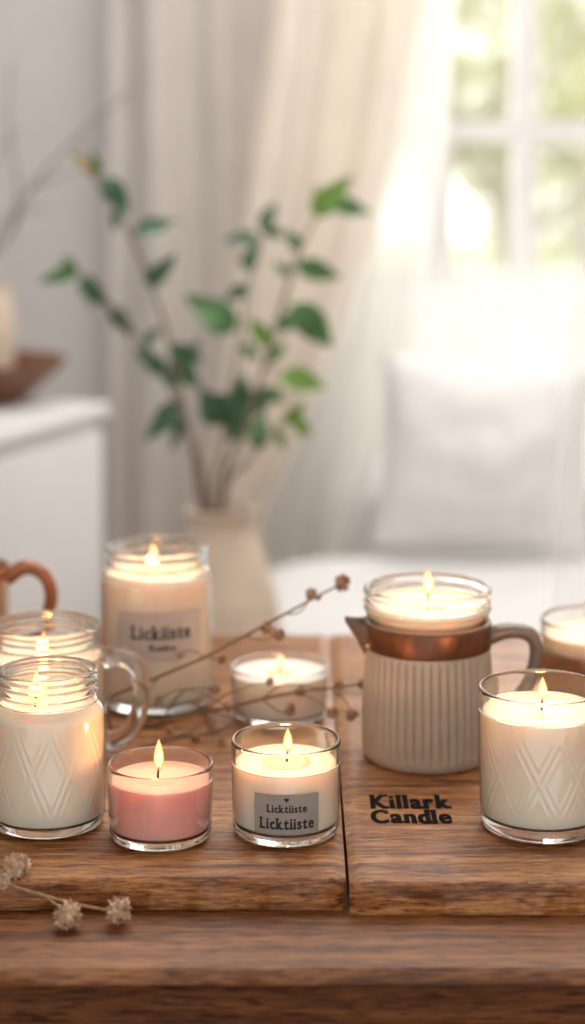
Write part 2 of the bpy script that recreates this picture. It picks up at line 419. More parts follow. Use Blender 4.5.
def tumbler(R,h,t=.0022,base=.008,taper=0.0):
    outer=[(R*.86-taper,0),(R*.95-taper,.0008),(R-.001-taper,.003),(R-taper,.006),(R-taper*.5,h*.5),(R,h*.85),(R,h-.0012),(R-t*.15,h-.0004),(R-t*.4,h)]
    Ri=R-t
    inner=[(Ri-.008-taper,base),(Ri-.003-taper,base+.0012),(Ri-taper,base+.005),(Ri-taper*.5,h*.5),(Ri,h*.85),(Ri,h-.0012),(Ri+t*.15,h-.0004),(Ri+t*.4,h)]
    return dens(outer,.0014),dens(inner,.002)
def mason(R,Rn,h,sh0=.72,sh1=.82,t=.0024,base=.008,threads=2):
    outer=[(R*.84,0),(R*.94,.001),(R-.001,.004),(R,.008),(R,h*sh0)]
    for k in range(1,7):
        u=k/7; outer.append((R+(Rn-R)*(.5-.5*math.cos(PI*u)),h*(sh0+(sh1-sh0)*u)))
    outer.append((Rn,h*sh1))
    z0=h*sh1; z1=h
    for q in range(threads):
        zc=z0+(z1-z0)*(.22+.36*q); d=.0019
        outer+=[(Rn,zc-d),(Rn+.0013,zc-d*.45),(Rn+.0017,zc),(Rn+.0013,zc+d*.45),(Rn,zc+d)]
    outer+=[(Rn,h-.0052),(Rn+.0014,h-.0042),(Rn+.0018,h-.0025),(Rn+.0010,h-.0008),(Rn-.0004,h)]
    inner=[(R-t-.008,base),(R-t-.003,base+.001),(R-t,base+.005),(R-t,h*sh0)]
    for k in range(1,7):
        u=k/7; inner.append((R-t+(Rn-R)*(.5-.5*math.cos(PI*u)),h*(sh0+(sh1-sh0)*u)))
    inner+=[(Rn-t,h*sh1),(Rn-t,h-.001),(Rn-t+.0008,h)]
    return dens(outer,.0014),dens(inner,.002)
def diamond(n,h0,h1,amp,rows=2.0):
    """fine raised diamond lines, a smaller diamond nested in each"""
    def f(th,z,r):
        if z<h0 or z>h1: return r
        v=(z-h0)/(h1-h0); u=th/(2*PI)*n
        e=min(1,min(v,1-v)*6)
        a=abs(((u+v*rows*.5)%1)-.5)*2; b=abs(((u-v*rows*.5)%1)-.5)*2
        k=max(a,b)
        l1=max(0,1-abs(k-1)/.13); l2=.7*max(0,1-abs(k-.66)/.10)
        return r+amp*e*(max(l1,l2)-.35*min(1,k))
    return f

BT=.7735   # board top
def at(px,D): return ((px-292.5)/FPX*D, D, BT)

# 1 front-left mason jar
r=thing('jar_candle','ivory candle in a threaded clear jar with embossed diamonds, front left corner of the board','candle',at(48,1.457))
o,i=mason(.0415,.0350,.112,.72,.83,threads=2)
fd=diamond(9,.012,.078,.0006,2.0)
jar(r,o,i,.0900,M['wax'],fd,fd,320,.017,wxy=(-.008,-.002))
add_flame(r,-.009,-.002,.0905,.0145,.0042,True,.04)

# 2 glass mug jar behind
r=thing('mug_candle','ivory candle in a clear threaded glass mug with curved glass handle, behind the diamond jar','candle',at(45,1.62))
o,i=mason(.049,.0425,.1035,.74,.83,threads=2)
jar(r,o,i,.0785,M['wax'],seg=128,pool=.018)
add_flame(r,-.002,0,.0798,.011,.0034,True,.035)
bm=bmesh.new(); tube(bm,[(.0490,-.004,.0765),(.062,-.006,.0780),(.0735,-.008,.0725),(.0785,-.008,.059),(.0780,-.008,.040),(.0720,-.008,.023),(.062,-.006,.0125),(.0490,-.004,.0098)],[.0078,.0072,.0070,.0070,.0072,.0080],16,6,flat=1.3,flatdir=(0,1,0))
link('handle',bm,M['handleglass'],r,label='curved clear glass handle')

# 3 tall jar at the back with label
r=thing('jar_candle','tall ivory candle jar with a pale grey printed label, at the back left','candle',at(156,1.76))
o,i=mason(.0495,.0445,.136,.80,.885,threads=1)
jar(r,o,i,.1150,M['wax'],pool=.02)
add_flame(r,-.003,-.002,.1160,.0160,.0046,True,.05)
lb=link('label',label_patch(.0499,.14,.80,.049,.0885),M['labelpale'],r,label='pale grey paper label')
w=.0497*.54
bm=text_bm([('Lickiiste',-w,w,.0662,.0778),('Rusku',-w*.40,w*.46,.0566,.0620)],.020,bold=.020,sth=.045,swk=1.3); bend(bm,.05005,.16); link('lettering',bm,M['ink'],lb,recalc=False)

# 4 pink tumbler
r=thing('tumbler_candle','small pink candle in a low clear glass tumbler, at the front edge','candle',at(160.5,1.43))
o,i=tumbler(.0377,.0525,.0026,.007,.001)
jar(r,o,i,.0420,M['waxpink'],pool=.015,wxy=(-.002,0))
add_flame(r,-.002,0,.0425,.0190,.0044,True,.036)

# 5 centre tumbler with grey label
r=thing('tumbler_candle','ivory candle in a clear glass tumbler with a grey label bearing dark lettering, front centre','candle',at(286,1.44))
o,i=tumbler(.0395,.0665,.0028,.008,.001)
jar(r,o,i,.0510,M['wax'],pool=.018)
add_flame(r,.0005,0,.0522,.0150,.0042,True,.05)
lb=link('label',label_patch(.0399,.015,.60,.0115,.0385),M['label'],r,label='warm grey paper label with dark lettering')
w=.0399*.52
bm=text_bm([('Licktiiste',-w*.70,w*.70,.0265,.0318),('Licktiiste',-w*.96,w*.96,.0148,.0226)],.022,bold=.026,sth=.05,gap=.05,swk=1.3); heart(bm,0,.0354,.0018)
bend(bm,.0400,.015); link('lettering',bm,M['ink'],lb,recalc=False)

# 6 low tumbler behind
r=thing('tumbler_candle','low white candle in a shallow clear glass behind the labelled front tumbler','candle',at(279.5,1.715))
o,i=tumbler(.0418,.0435,.0028,.006,.002)
jar(r,o,i,.0385,M['waxwhite'],pool=.012)
add_flame(r,0,0,.0390,.009,.0026,True,.012)

# 7 pitcher + glass candle inside
pit=thing('ribbed_pitcher','taupe ribbed stoneware pitcher with brown band, spout and grey handle','pitcher',at(427.5,1.61))
R=.0525
def flute(th,z,r):
    if r<.045 or z<.006 or z>.0875: return r
    e=min(1,(z-.006)/.006,(.0875-z)/.004)
    return r-.0022*e*(1-abs(math.cos(th*23)))**1.5
outer=[(R*.86,0),(R*.95,.0008),(R-.001,.003),(R,.007),(R+.0004,.03),(R-.0004,.06),(R-.0018,.086),(R-.003,.0885),(R-.003,.090),(R-.003,.1085),(R-.0042,.1095)]
inner=[(R-.014,.006),(R-.008,.008),(R-.0058,.014),(R-.0055,.05),(R-.0058,.1085)]
bm=bmesh.new(); lathe(bm,[(0,0)]+dens(outer,.003)+dens(inner,.005)[::-1]+[(0,.006)],368,flute); link('body',bm,M['ceramic'],pit)
bm=bmesh.new(); rb=R-.0028
lathe(bm,[(rb,.0885),(rb+.0016,.0892),(rb+.002,.091),(rb+.0014,.098),(rb+.0018,.1065),(rb+.0012,.1085),(rb,.1088)],128); link('band',bm,M['copper'],pit,label='brown bronze band')
bm=bmesh.new(); rings=[]
for t in [k/8 for k in range(9)]:
    xx=-(.0465+.0200*t); hw=.015*(1-t)**.8+.0026; zt=.1070+.004*t*t; dp=.029*(1-t)**1.1+.0040
    ring=[]
    for k in range(13):
        a=PI*k/12; ring.append(bm.verts.new((xx,-hw*math.cos(a),zt-dp*math.sin(a)**1.2)))
    for k in range(11,0,-1):
        a=PI*k/12; ring.append(bm.verts.new((xx+.0015*(1 if t>.9 else 0),-hw*.82*math.cos(a),zt-.0005-(dp*.82)*math.sin(a)**1.2*.35)))
    rings.append(ring)
for a,b in zip(rings,rings[1:]):
    n=len(a)
    for k in range(n): bm.faces.new((a[k],a[(k+1)%n],b[(k+1)%n],b[k]))
bm.faces.new(rings[0]); bm.faces.new(rings[-1][::-1])
link('spout',bm,M['handle_grey'],pit)
bm=bmesh.new(); tube(bm,[(R-.004,0,.095),(.062,0,.0995),(.076,0,.0995),(.0855,0,.0935),(.088,0,.082),(.0845,0,.066),(.0755,0,.051),(.064,0,.042),(R-.002,0,.039)],[.0070,.0062,.0060,.0060,.0060,.0064],14,6,flat=1.35,flatdir=(0,1,0))
link('handle',bm,M['handle_grey'],pit,label='brown grey glazed handle')
x,y,_=at(427.5,1.61)
r=thing('glass_candle','ivory candle in a clear threaded glass seated in the mouth of the pitcher','candle',(x,y,BT+.0064))
outer=[(.034,0),(.037,.001),(.0385,.004),(.0385,.06),(.0445,.090),(.0452,.1035),(.0485,.1062),(.0500,.109)]
for zc in (.1125,.1175): outer+=[(.0500,zc-.0017),(.0511,zc-.0007),(.0515,zc),(.0511,zc+.0007),(.0500,zc+.0017)]
outer+=[(.0500,.1235),(.0511,.1245),(.0516,.1262),(.0511,.128),(.0500,.1292)]
inner=[(.030,.006),(.0345,.0075),(.036,.012),(.036,.06),(.042,.090),(.0428,.1035),(.0462,.1075),(.0476,.110),(.0476,.1282),(.0484,.1292)]
jar(r,dens(outer,.0015),dens(inner,.0015),.1165,M['wax'],pool=.019)
add_flame(r,0,0,.1180,.017,.0050,True,.055)

# 8 right front jar
r=thing('jar_candle','ivory candle in a wide straight clear glass with faceted diamonds, right of the burnt lettering','candle',at(541.5,1.452))
o,i=tumbler(.0458,.1005,.003,.010,.0012)
fd=diamond(9,.014,.074,.0006,2.0)
jar(r,o,i,.0845,M['wax'],fd,fd,320,.02)
add_flame(r,0,0,.0858,.0150,.0044,True,.05)

# 9 amber tumbler at right rear
r=thing('tumbler_candle','pale candle in clear glass with an amber brown sleeve, at the right edge','candle',at(599,1.70))
o,i=tumbler(.0495,.0875,.0028,.008,.001)
jar(r,o,i,.0765,M['wax'])
add_flame(r,.0,0,.0775,.01,.003,True,.03)
bm=bmesh.new(); lathe(bm,dens([(.0499,.004),(.0512,.0045),(.0516,.008),(.0516,.060),(.0512,.0635),(.0499,.064)],.004),96,closed=True)
link('sleeve',bm,M['amberwrap'],r,label='glossy amber brown sleeve')

# 10 copper-handled mug at left edge
r=thing('mug','amber brown glazed mug with coppery rim and handle, cut by the left edge','mug',at(-34,1.80))
o=[(.030,0),(.036,.001),(.0385,.006),(.039,.05),(.0385,.106),(.0378,.1075)]; i=[(.030,.006),(.0345,.008),(.0355,.014),(.036,.05),(.0360,.106),(.0366,.1075)]
bm=bmesh.new(); lathe(bm,[(0,0)]+dens(o,.003)+dens(i,.004)[::-1]+[(0,.006)],96); link('body',bm,M['amberpale'],r)
bm=bmesh.new(); lathe(bm,dens([(.0386,.100),(.0397,.1005),(.040,.104),(.0397,.1075),(.0386,.1092),(.0374,.1085)],.002),96); link('rim',bm,M['copperbright'],r,label='copper brown rim')
bm=bmesh.new(); tube(bm,[(.037,0,.098),(.050,0,.107),(.064,0,.106),(.0745,0,.094),(.076,0,.075),(.066,0,.052),(.050,0,.036),(.038,0,.034)],[.007,.0066,.006,.006,.006,.006],14,6)
link('handle',bm,M['copperbright'],r,label='copper brown handle')

# ------------------------------------------------------------------ boards and table
SE=.0372
o=bmesh.new(); plank(o,-.62,SE-.0012,1.3515,1.985,.75,BT,.0028,.0016,1.0)
b=link('wooden_board',o,M['board']); tag(b,'left oiled wooden board, under the pink candle','wooden board')
o=bmesh.new(); plank(o,SE+.0012,.66,1.3425,1.985,.75,BT,.0032,.0018,7.3)
bt=thing('wooden_board','right oiled wooden board with burnt black lettering','wooden board',(SE+.0012,1.3425,.75),.0030)
o2=link('board_body',o,M['board'],bt); o2.location=(-(SE+.0012),-1.3425,-.75)
def Dn(py): return (CAMZ-BT)*FPX/(py-HOR)
xa,xb=(370-292.5)/FPX*1.50,(451-292.5)/FPX*1.50
xc,xd=(371-292.5)/FPX*1.468,(452-292.5)/FPX*1.468
bm=text_bm([('Killark',xa,xb,Dn(808.4),Dn(795)),('Candle',xc,xd,Dn(823),Dn(809.8))],.024,gap=.015,sth=.05,bold=.036,LZ=.000012,swk=1.05)
for v in bm.verts: v.co.z+=BT+.00015
l=link('lettering',bm,M['burn'],bt,label='burnt black lettering',recalc=False); l.location=(-(SE+.0012),-1.3425,-.75)

tb=thing('wooden_table','brown wooden table carrying the boards and candles','table',(0,1.64,0))
def loc(bm): 
    for v in bm.verts: v.co.y-=1.64
    return bm
bm=bmesh.new(); plank(bm,-.85,.85,1.262,2.03,.738,.75,.004,.0012,3.1,200); link('tabletop',loc(bm),M['table'],tb)
bm=bmesh.new(); box(bm,-.80,.80,1.280,1.300,.61,.738,.002); box(bm,-.80,.80,1.985,2.005,.61,.738,.002); box(bm,-.80,-.78,1.300,1.985,.61,.738,.002); box(bm,.78,.80,1.300,1.985,.61,.738,.002)
link('apron',loc(bm),M['apron'],tb)
for sx in (-1,1):
    for yy in (1.31,1.98):
        bm=bmesh.new(); q=box(bm,sx*.775-.03,sx*.775+.03,yy-.03,yy+.03,0,.737,.003)
        for v in bm.verts:
            if v.co.z<.1: v.co.x=sx*.775+(v.co.x-sx*.775)*.7; v.co.y=yy+(v.co.y-yy)*.7
        link('leg',loc(bm),M['apron'],tb)

# ------------------------------------------------------------------ dried twigs on the board
def onb(px,py,dz=.0016):
    D=(CAMZ-BT-dz)*FPX/(py-HOR); return Vector(((px-292.5)/FPX*D,D,BT+dz))
tw=thing('dried_twig','dry brown twig with small dry buds rising over the low white candle','twig',onb(118,728))
T0=tw.location.copy()
def rel(v): return v-T0
bm=bmesh.new()
low=[onb(112,733),onb(160,722),onb(205,712),P(228,708,1.655),P(262,699,1.650),P(300,692,1.650),P(362,684,1.66)]
high=[P(112,696,1.665),P(160,676,1.662),P(205,657,1.66),P(250,633,1.66),P(285,614,1.66),P(318,596,1.665),P(345,582,1.67)]
st=[onb(112,733),P(108,715,1.655),P(112,696,1.665)]
tube(bm,[rel(v) for v in low],[.0016,.0014,.0009],7,5)
tube(bm,[rel(v) for v in st],[.0014,.0014],7,5)
tube(bm,[rel(v) for v in high],[.0015,.0013,.0008],7,5)
side=[([P(245,636,1.66),P(262,640,1.655),P(276,634,1.65)],.0007),([P(285,614,1.66),P(300,612,1.655),P(312,595,1.655)],.0007),([P(205,657,1.66),P(222,660,1.655)],.0006),
      ([P(262,699,1.65),P(280,712,1.645),P(290,710,1.64)],.0007),([P(300,692,1.65),P(320,703,1.65),P(332,712,1.65)],.0006),([P(330,688,1.655),P(345,700,1.655),P(352,714,1.655)],.0006),
      ([P(160,676,1.662),P(150,690,1.655),P(146,704,1.65)],.0006),([onb(160,722),P(185,690,1.66),P(215,690,1.655)],.0008),
      ([onb(205,712),P(226,716,1.64),P(246,722,1.632)],.0007),([P(228,708,1.655),P(205,694,1.652),P(178,690,1.652),P(158,700,1.65)],.0008),
      ([P(262,699,1.65),P(285,684,1.652),P(318,688,1.655),P(340,686,1.655)],.0007),([P(205,657,1.66),P(190,650,1.652),P(180,655,1.65)],.0006),
      ([onb(205,712),P(222,697,1.655),P(250,686,1.652),P(270,682,1.652)],.0007),([onb(160,722),P(172,708,1.655),P(196,702,1.652)],.0007)]
for pts,rr in side: tube(bm,[rel(v) for v in pts],[rr,rr*.7],6,4)
link('stem',bm,M['twig'],tw)
for k,(px,py,D,rpx) in enumerate([(342,583,1.67,9),(311,594,1.655,6.5),(266,628,1.66,7),(278,634,1.65,8),(222,660,1.655,5),(290,709,1.64,7),(332,713,1.65,6),(352,715,1.655,7),(362,684,1.66,5),(318,597,1.665,4),(215,690,1.655,6),(146,705,1.65,4),(300,691,1.65,6),(247,722,1.632,6),(158,700,1.65,5),(340,686,1.655,5),(228,707,1.652,5),(180,655,1.65,4),(270,682,1.652,5),(196,702,1.652,5)]):
    bm=bmesh.new(); c=rel(P(px,py,D)); rr=rpx/FPX*D
    flakes(bm,c,rr*1.08,46,k,.5,.26)
    link('bud',bm,M['bud'],tw,recalc=False)
t2=thing('dried_twig','short bare dry twig lying between the mug jar and the labelled tumbler','twig',onb(150,742)); T1=t2.location.copy()
bm=bmesh.new(); tube(bm,[v-T1 for v in [onb(140,748),onb(175,737),onb(210,733),onb(232,724)]],[.0013,.0011,.0007],7,5)
tube(bm,[v-T1 for v in [onb(175,737),onb(195,726),onb(212,722)]],[.0008,.0006],6,4)
tube(bm,[v-T1 for v in [onb(190,735),onb(205,742),onb(222,741)]],[.0008,.0006],6,4)
link('stem',bm,M['twig'],t2)
for k,(px,py) in enumerate([(212,722),(196,737),(222,741),(170,729)]):
    bm=bmesh.new(); flakes(bm,onb(px,py,.003)-T1,.0038,36,k+40,.5,.26); link('bud',bm,M['bud'],t2,recalc=False)

# dried flower sprig over the front edge
sp=thing('dried_flower_sprig','dried beige flower sprig drooping over the front left board edge','dried flowers',P(0,900,1.33)); T2=sp.location.copy()
bm=bmesh.new()
tube(bm,[v-T2 for v in [P(-40,868,1.372),P(-10,877,1.352),P(15,887,1.340),P(45,896,1.335),P(80,905,1.331),P(112,911,1.331)]],[.0013,.0012,.0010],7,6)
tube(bm,[v-T2 for v in [P(-10,877,1.352),P(5,874,1.352),P(16,869,1.356)]],[.0009,.0007],6,5)
tube(bm,[v-T2 for v in [P(45,896,1.335),P(58,906,1.328),P(68,913,1.325)]],[.0009,.0007],6,5)
tube(bm,[v-T2 for v in [P(-30,872,1.366),P(-12,888,1.345),P(0,884,1.335)]],[.0008,.0006],6,5)
link('stem',bm,M['drystem'],sp)
def flower(c,rr,seed):
    bm=bmesh.new(); flakes(bm,c,rr,190,seed,.66,.16); link('flower_head',bm,M['petal'],sp,recalc=False)
flower(P(17,867,1.357)-T2,.0106,1); flower(P(68,915,1.3225)-T2,.0100,2); flower(P(119,910,1.3290)-T2,.0098,3); flower(P(3,881,1.337)-T2,.0058,4)

# ------------------------------------------------------------------ room shell
WY=4.0
bm=bmesh.new(); box(bm,-1.7,1.9,-.6,WY+.1,-.05,0); struct('floor',bm,M['floor'])
bm=bmesh.new(); box(bm,-1.7,1.9,-.6,WY+.1,2.5,2.55); struct('ceiling',bm,M['ceil'])
PW=.178
wx0,wx1,wz0,wz1=.291-PW,1.003,.55,2.19  # left column and lower row of panes added to backlight the curtains
bm=bmesh.new()
box(bm,-1.7,wx0,WY,WY+.1,0,2.5); box(bm,wx1,1.9,WY,WY+.1,0,2.5); box(bm,wx0,wx1,WY,WY+.1,0,wz0); box(bm,wx0,wx1,WY,WY+.1,wz1,2.5)
struct('wall_back',bm,M['wall'])
bm=bmesh.new(); box(bm,-1.7,-1.6,-.6,WY,0,2.5); struct('wall_left',bm,M['wall'])
bm=bmesh.new(); box(bm,1.8,1.9,-.6,WY,0,2.5); struct('wall_right',bm,M['wall'])
bm=bmesh.new(); box(bm,-1.6,1.8,WY-.015,WY,0,.09,.003); struct('baseboard_back',bm,M['white'])
bm=bmesh.new()
f=.03
box(bm,wx0,wx0+f,WY+.02,WY+.07,wz0,wz1); box(bm,wx1-f,wx1,WY+.02,WY+.07,wz0,wz1); box(bm,wx0+f,wx1-f,WY+.02,WY+.07,wz0,wz0+f); box(bm,wx0+f,wx1-f,WY+.02,WY+.07,wz1-f,wz1)
win=struct('window_1',bm,M['white'])
bm=bmesh.new()
for k in (1,2,3,4):
    xx=wx0+PW*k; w={1:.03,2:.024,3:.028,4:.024}[k]
    box(bm,xx-w,xx+w,WY+.025,WY+.06,wz0+f,wz1-f)
for zz,w in ((.9485,.028),(1.2545,.022),(1.56,.022),(1.866,.022)):
    box(bm,wx0+f,wx1-f,WY+.03,WY+.058,zz-w,zz+w)
link('mullions',bm,M['white'],win)
bm=bmesh.new(); box(bm,wx0-.05,wx1+.05,WY-.05,WY+.02,wz0-.03,wz0,.004); link('window_sill',bm,M['white'],win)
bm=bmesh.new(); box(bm,wx0+f,wx1-f,WY+.043,WY+.046,wz0+f,wz1-f); link('pane',bm,M['pane'],win)

# curtains
def curtain(name,label,mat,y0,left,right,zt,zb,folds,amp,nx=160,nz=60,ph=0,irr=.3):
    bm=bmesh.new(); g=[]
    for j in range(nz+1):
        z=zt+(zb-zt)*j/nz; row=[]
        for i in range(nx+1):
            s=i/nx; x=left(z)+(right(z)-left(z))*s
            y=y0+amp*math.sin(2*PI*folds*s+ph+irr*math.sin(3*z+4*s))+amp*.45*math.sin(2*PI*folds*.43*s+1.3+ph+z*.8)
            y+=amp*.3*noise.noise(Vector((s*7,z*2.2,y0)))
            row.append(bm.verts.new((x,y,z)))
        g.append(row)
    for j in range(nz):
        for i in range(nx): bm.faces.new((g[j][i],g[j][i+1],g[j+1][i+1],g[j+1][i]))
    o=link(name,bm,mat,sharp=180,recalc=False); tag(o,label,'curtain'); return o
def X(px,D): return (px-292.5)/FPX*D
def pw(tab,D):
    pts=[(CAMZ-(py-HOR)/FPX*D,X(px,D)) for py,px in tab]; pts.sort()
    def f(z):
        if z<=pts[0][0]: return pts[0][1]
        if z>=pts[-1][0]: return pts[-1][1]
        for (a,xa),(b,xb) in zip(pts,pts[1:]):
            if a<=z<=b:
                t=(z-a)/(b-a); t=t*t*(3-2*t)*.5+t*.5
                return xa+(xb-xa)*t
    return f
curtain('drape','grey beige opaque drape hanging straight beside the sideboard',M['drape_grey'],3.905,lambda z:X(108,3.9),lambda z:X(286,3.9),2.32,.10,2.6,.024,ph=.6)
curtain('drape','cream drape gathered and swept back to the left behind the leafy branches',M['drape_cream'],3.68,
        pw([(-500,345),(0,274),(150,254),(300,232),(530,202),(700,202)],3.68),pw([(-500,490),(0,424),(120,406),(230,378),(320,346),(420,302),(530,258),(640,246),(720,256)],3.68),2.32,.02,2.7,.030,ph=.2,irr=.5)
curtain('sheer_curtain','luminous sheer white curtain sweeping diagonally beside the cream drape',M['sheer'],3.80,
        pw([(-500,410),(0,350),(230,310),(420,262),(600,228),(720,228)],3.80),pw([(-500,520),(0,458),(120,446),(230,432),(320,418),(420,394),(530,358),(640,324),(720,324)],3.80),2.32,.02,3.2,.026,ph=1.0,irr=.5)
curtain('sheer_curtain','sheer white curtain hanging at the right edge in front of the cushion',M['sheer2'],2.87,pw([(-300,650),(0,606),(180,584),(300,572),(560,552),(700,546)],2.87),lambda z:X(760,2.87),2.32,.02,4,.018,ph=1.0)
curtain('sheer_curtain','thinnest white voile veil added across the window panes to whiten the view',M['haze'],3.87,lambda z:X(400,3.87),lambda z:X(690,3.87),2.32,.60,5,.012,ph=.4)  # added sheet, puts the haze over the window
curtain('glow_curtain','added half height voile for the white glow below the window, behind the cushion',M['glow'],3.935,lambda z:X(325,3.93),lambda z:X(680,3.93),CAMZ-(286-HOR)/FPX*3.93,.33,7,.008,ph=.3)  # added curtain, makes the bright white area under the window rail
bm=bmesh.new(); tube(bm,[(-.55,3.80,2.345),(1.25,3.80,2.345)],[.012,.012],12,1); blob(bm,(-.57,3.80,2.345),.025,2,0); blob(bm,(1.27,3.80,2.345),.025,2,0)
o=link('curtain_rod',bm,M['metal']); tag(o,'metal curtain rod with ball ends above the window','curtain rod')

# bench + cushion
bn=thing('upholstered_bench','white upholstered window bench behind the table','bench',(.60,3.3,0))
def pillow(bm,w,h,T,nx=36,nz=36,p=2.0,sag=.09):
    fr=[];bk=[]
    for j in range(nz+1):
        a=[];c=[]
        for i in range(nx+1):
            u=-1+2*i/nx; v=-1+2*j/nz
            xx=u*(1-sag*(1-abs(v)**2)*abs(u)**3); zz=v*(1-sag*(1-abs(u)**2)*abs(v)**3)
            th=T*((1-abs(u)**p)*(1-abs(v)**p))**.55
            wr=.012*noise.noise(Vector((u*2.6,v*2.6,1.7)))+.006*noise.noise(Vector((u*6,v*3,4.7)))
            th+=wr*(1-u*u)*(1-v*v)*1.5
            a.append(bm.verts.new((xx*w/2,-th/2,zz*h/2)))
            c.append(a[-1] if (i in (0,nx) or j in (0,nz)) else bm.verts.new((xx*w/2,th/2,zz*h/2)))
        fr.append(a);bk.append(c)
    for j in range(nz):
        for i in range(nx):
            bm.faces.new((fr[j][i],fr[j][i+1],fr[j+1][i+1],fr[j+1][i]))
            bm.faces.new((bk[j][i],bk[j+1][i],bk[j+1][i+1],bk[j][i+1]))
bm=bmesh.new(); box(bm,-.68,.75,-.33,.25,.12,.40,.03,4); link('base',bm,M['linen'],bn)
# softly domed seat cushion, rounded in plan
bm=bmesh.new(); nx,ny=64,28; top=[];bot=[]
for j in range(ny+1):
    a=[];c=[]
    for i in range(nx+1):
        u=-1+2*i/nx; v=-1+2*j/ny
        xx=.025+u*.735*(1-.05*abs(v)**4); yy=-.045+v*.315*(1-.10*abs(u)**8)
        ex=max(0,1-abs(u)**14); ey=max(0,1-abs(v)**5)
        t=(ex*ey)**.5
        z=.40+.125*t+.022*(1-u*u)*(1-v*v)+.003*noise.noise(Vector((u*6,v*3,2.2)))*t
        a.append(bm.verts.new((xx,yy,z if t>0 else .44)))
        c.append(a[-1] if (i in (0,nx) or j in (0,ny)) else bm.verts.new((xx,yy,.40)))
    top.append(a);bot.append(c)
for j in range(ny):
    for i in range(nx):
        bm.faces.new((top[j][i],top[j][i+1],top[j+1][i+1],top[j+1][i]))
        try: bm.faces.new((bot[j][i],bot[j+1][i],bot[j+1][i+1],bot[j][i+1]))
        except ValueError: pass
link('seat_cushion',bm,M['linen'],bn,sharp=180)
for sx in (-.62,.69):
    for sy in (-.28,.2):
        bm=bmesh.new(); lathe(bm,[(0,0),(.016,0),(.024,.125),(0,.125)],16,cx=sx,cy=sy); link('leg',bm,M['apron'],bn)
bm=bmesh.new(); pillow(bm,.365,.325,.19,sag=.07)
rot=Matrix.Rotation(math.radians(-14),4,'X')@Matrix.Rotation(math.radians(4),4,'Y')
for v in bm.verts: v.co=rot@v.co
o=link('cushion',bm,M['linen'],loc=(X(484,3.40),3.38,.714),sharp=180); tag(o,'white linen cushion leaning on the bench below the window','cushion')

# sideboard, bowl, vase with dry branches
ang=math.atan2(.305,.13)
sb=thing('sideboard','white painted sideboard at the left edge under the wooden bowl','sideboard',(-.29,3.195,0),ang)
bm=bmesh.new(); box(bm,-1.0,-.015,.015,.40,.06,.805,.003); link('carcass',bm,M['white'],sb)
bm=bmesh.new(); box(bm,-1.02,0,0,.415,.805,.83,.006); link('top',bm,M['white'],sb)
for k in range(2):
    bm=bmesh.new(); x0=-.99+k*.487; box(bm,x0,x0+.478,0,.016,.09,.79,.003); d=link('door',bm,M['white'],sb)
    bm=bmesh.new(); lathe(bm,[(0,0),(.005,0),(.005,.012),(.012,.016),(.012,.024),(0,.027)],20)
    for v in bm.verts: v.co=Vector((v.co.x+(x0+.44 if k==0 else x0+.04),-v.co.z+.001,v.co.y+.46))
    link('knob',bm,M['metal'],d)
bm=bmesh.new(); box(bm,-.98,-.03,.03,.38,0,.062); link('plinth',bm,M['white'],sb)
vx,vy=X(-14,3.2),3.2
bm=bmesh.new(); lathe(bm,dens([(0,0),(.055,0),(.060,.004),(.092,.030),(.120,.056),(.130,.068),(.126,.0685),(.114,.056),(.086,.032),(.055,.012),(0,.010)],.006),64)
o=link('wooden_bowl',bm,M['bowl'],loc=(vx,vy,.83)); tag(o,'brown wooden bowl on the white sideboard','bowl')
bm=bmesh.new(); lathe(bm,dens([(0,0),(.030,0),(.036,.01),(.044,.05),(.046,.10),(.043,.145),(.038,.165),(.041,.176),(.038,.177),(.034,.165),(.039,.145),(.042,.10),(.040,.05),(.032,.012),(0,.008)],.006),48)
o=link('vase',bm,M['vase'],loc=(vx,vy,.8405)); tag(o,'small beige vase in the wooden bowl, holding bare dry branches','vase')
TB=Vector((vx,vy,.852)); db=thing('dry_branch','bare grey dry branches fanning out of the small beige vase at the left edge','branch',TB)
bm=bmesh.new()
for pts,rr in [([P(-16,378,3.2),P(-14,290,3.2),P(-8,255,3.2),P(10,235,3.2),P(30,190,3.18),P(75,140,3.16),P(128,92,3.15)],.0045),([P(-8,255,3.2),P(0,225,3.18),P(25,212,3.16),P(48,208,3.14)],.003),([P(10,235,3.2),P(18,190,3.2),P(8,120,3.2),P(12,60,3.2)],.003),
            ([P(-14,290,3.2),P(-20,200,3.2),P(0,150,3.2),P(20,130,3.2)],.003),([P(30,190,3.18),P(60,175,3.16),P(85,165,3.14)],.0022),([P(75,140,3.16),P(90,150,3.15),P(110,130,3.14)],.0018)]:
    tube(bm,[p-TB for p in pts],[rr,rr*.7,rr*.4],8,4)
link('stem',bm,M['greybranch'],db)

# stool, tall vase and leafy branches
VX,VY=X(222,2.7),2.7
st=thing('round_stool','round wooden stool under the tall beige vase','stool',(VX,VY,0))
bm=bmesh.new(); lathe(bm,[(0,.395),(.14,.395),(.148,.40),(.15,.41),(.148,.418),(.142,.42),(0,.42)],64); link('seat',bm,M['table'],st)
for k in range(3):
    a=k*2*PI/3+.5; bm=bmesh.new(); tube(bm,[(math.cos(a)*.135,math.sin(a)*.135,0),(math.cos(a)*.10,math.sin(a)*.10,.40)],[.011,.016],12,1); link('leg',bm,M['table'],st)
bm=bmesh.new(); lathe(bm,dens([(0,0),(.055,0),(.065,.01),(.082,.07),(.086,.14),(.074,.22),(.054,.285),(.045,.315),(.046,.332),(.050,.338),(.046,.339),(.041,.33),(.040,.315),(.048,.285),(.068,.22),(.08,.14),(.076,.07),(.06,.016),(0,.012)],.008),64)
o=link('vase',bm,M['vase'],loc=(VX,VY,.42)); tag(o,'tall beige vase holding leafy green branches behind the candles','vase')
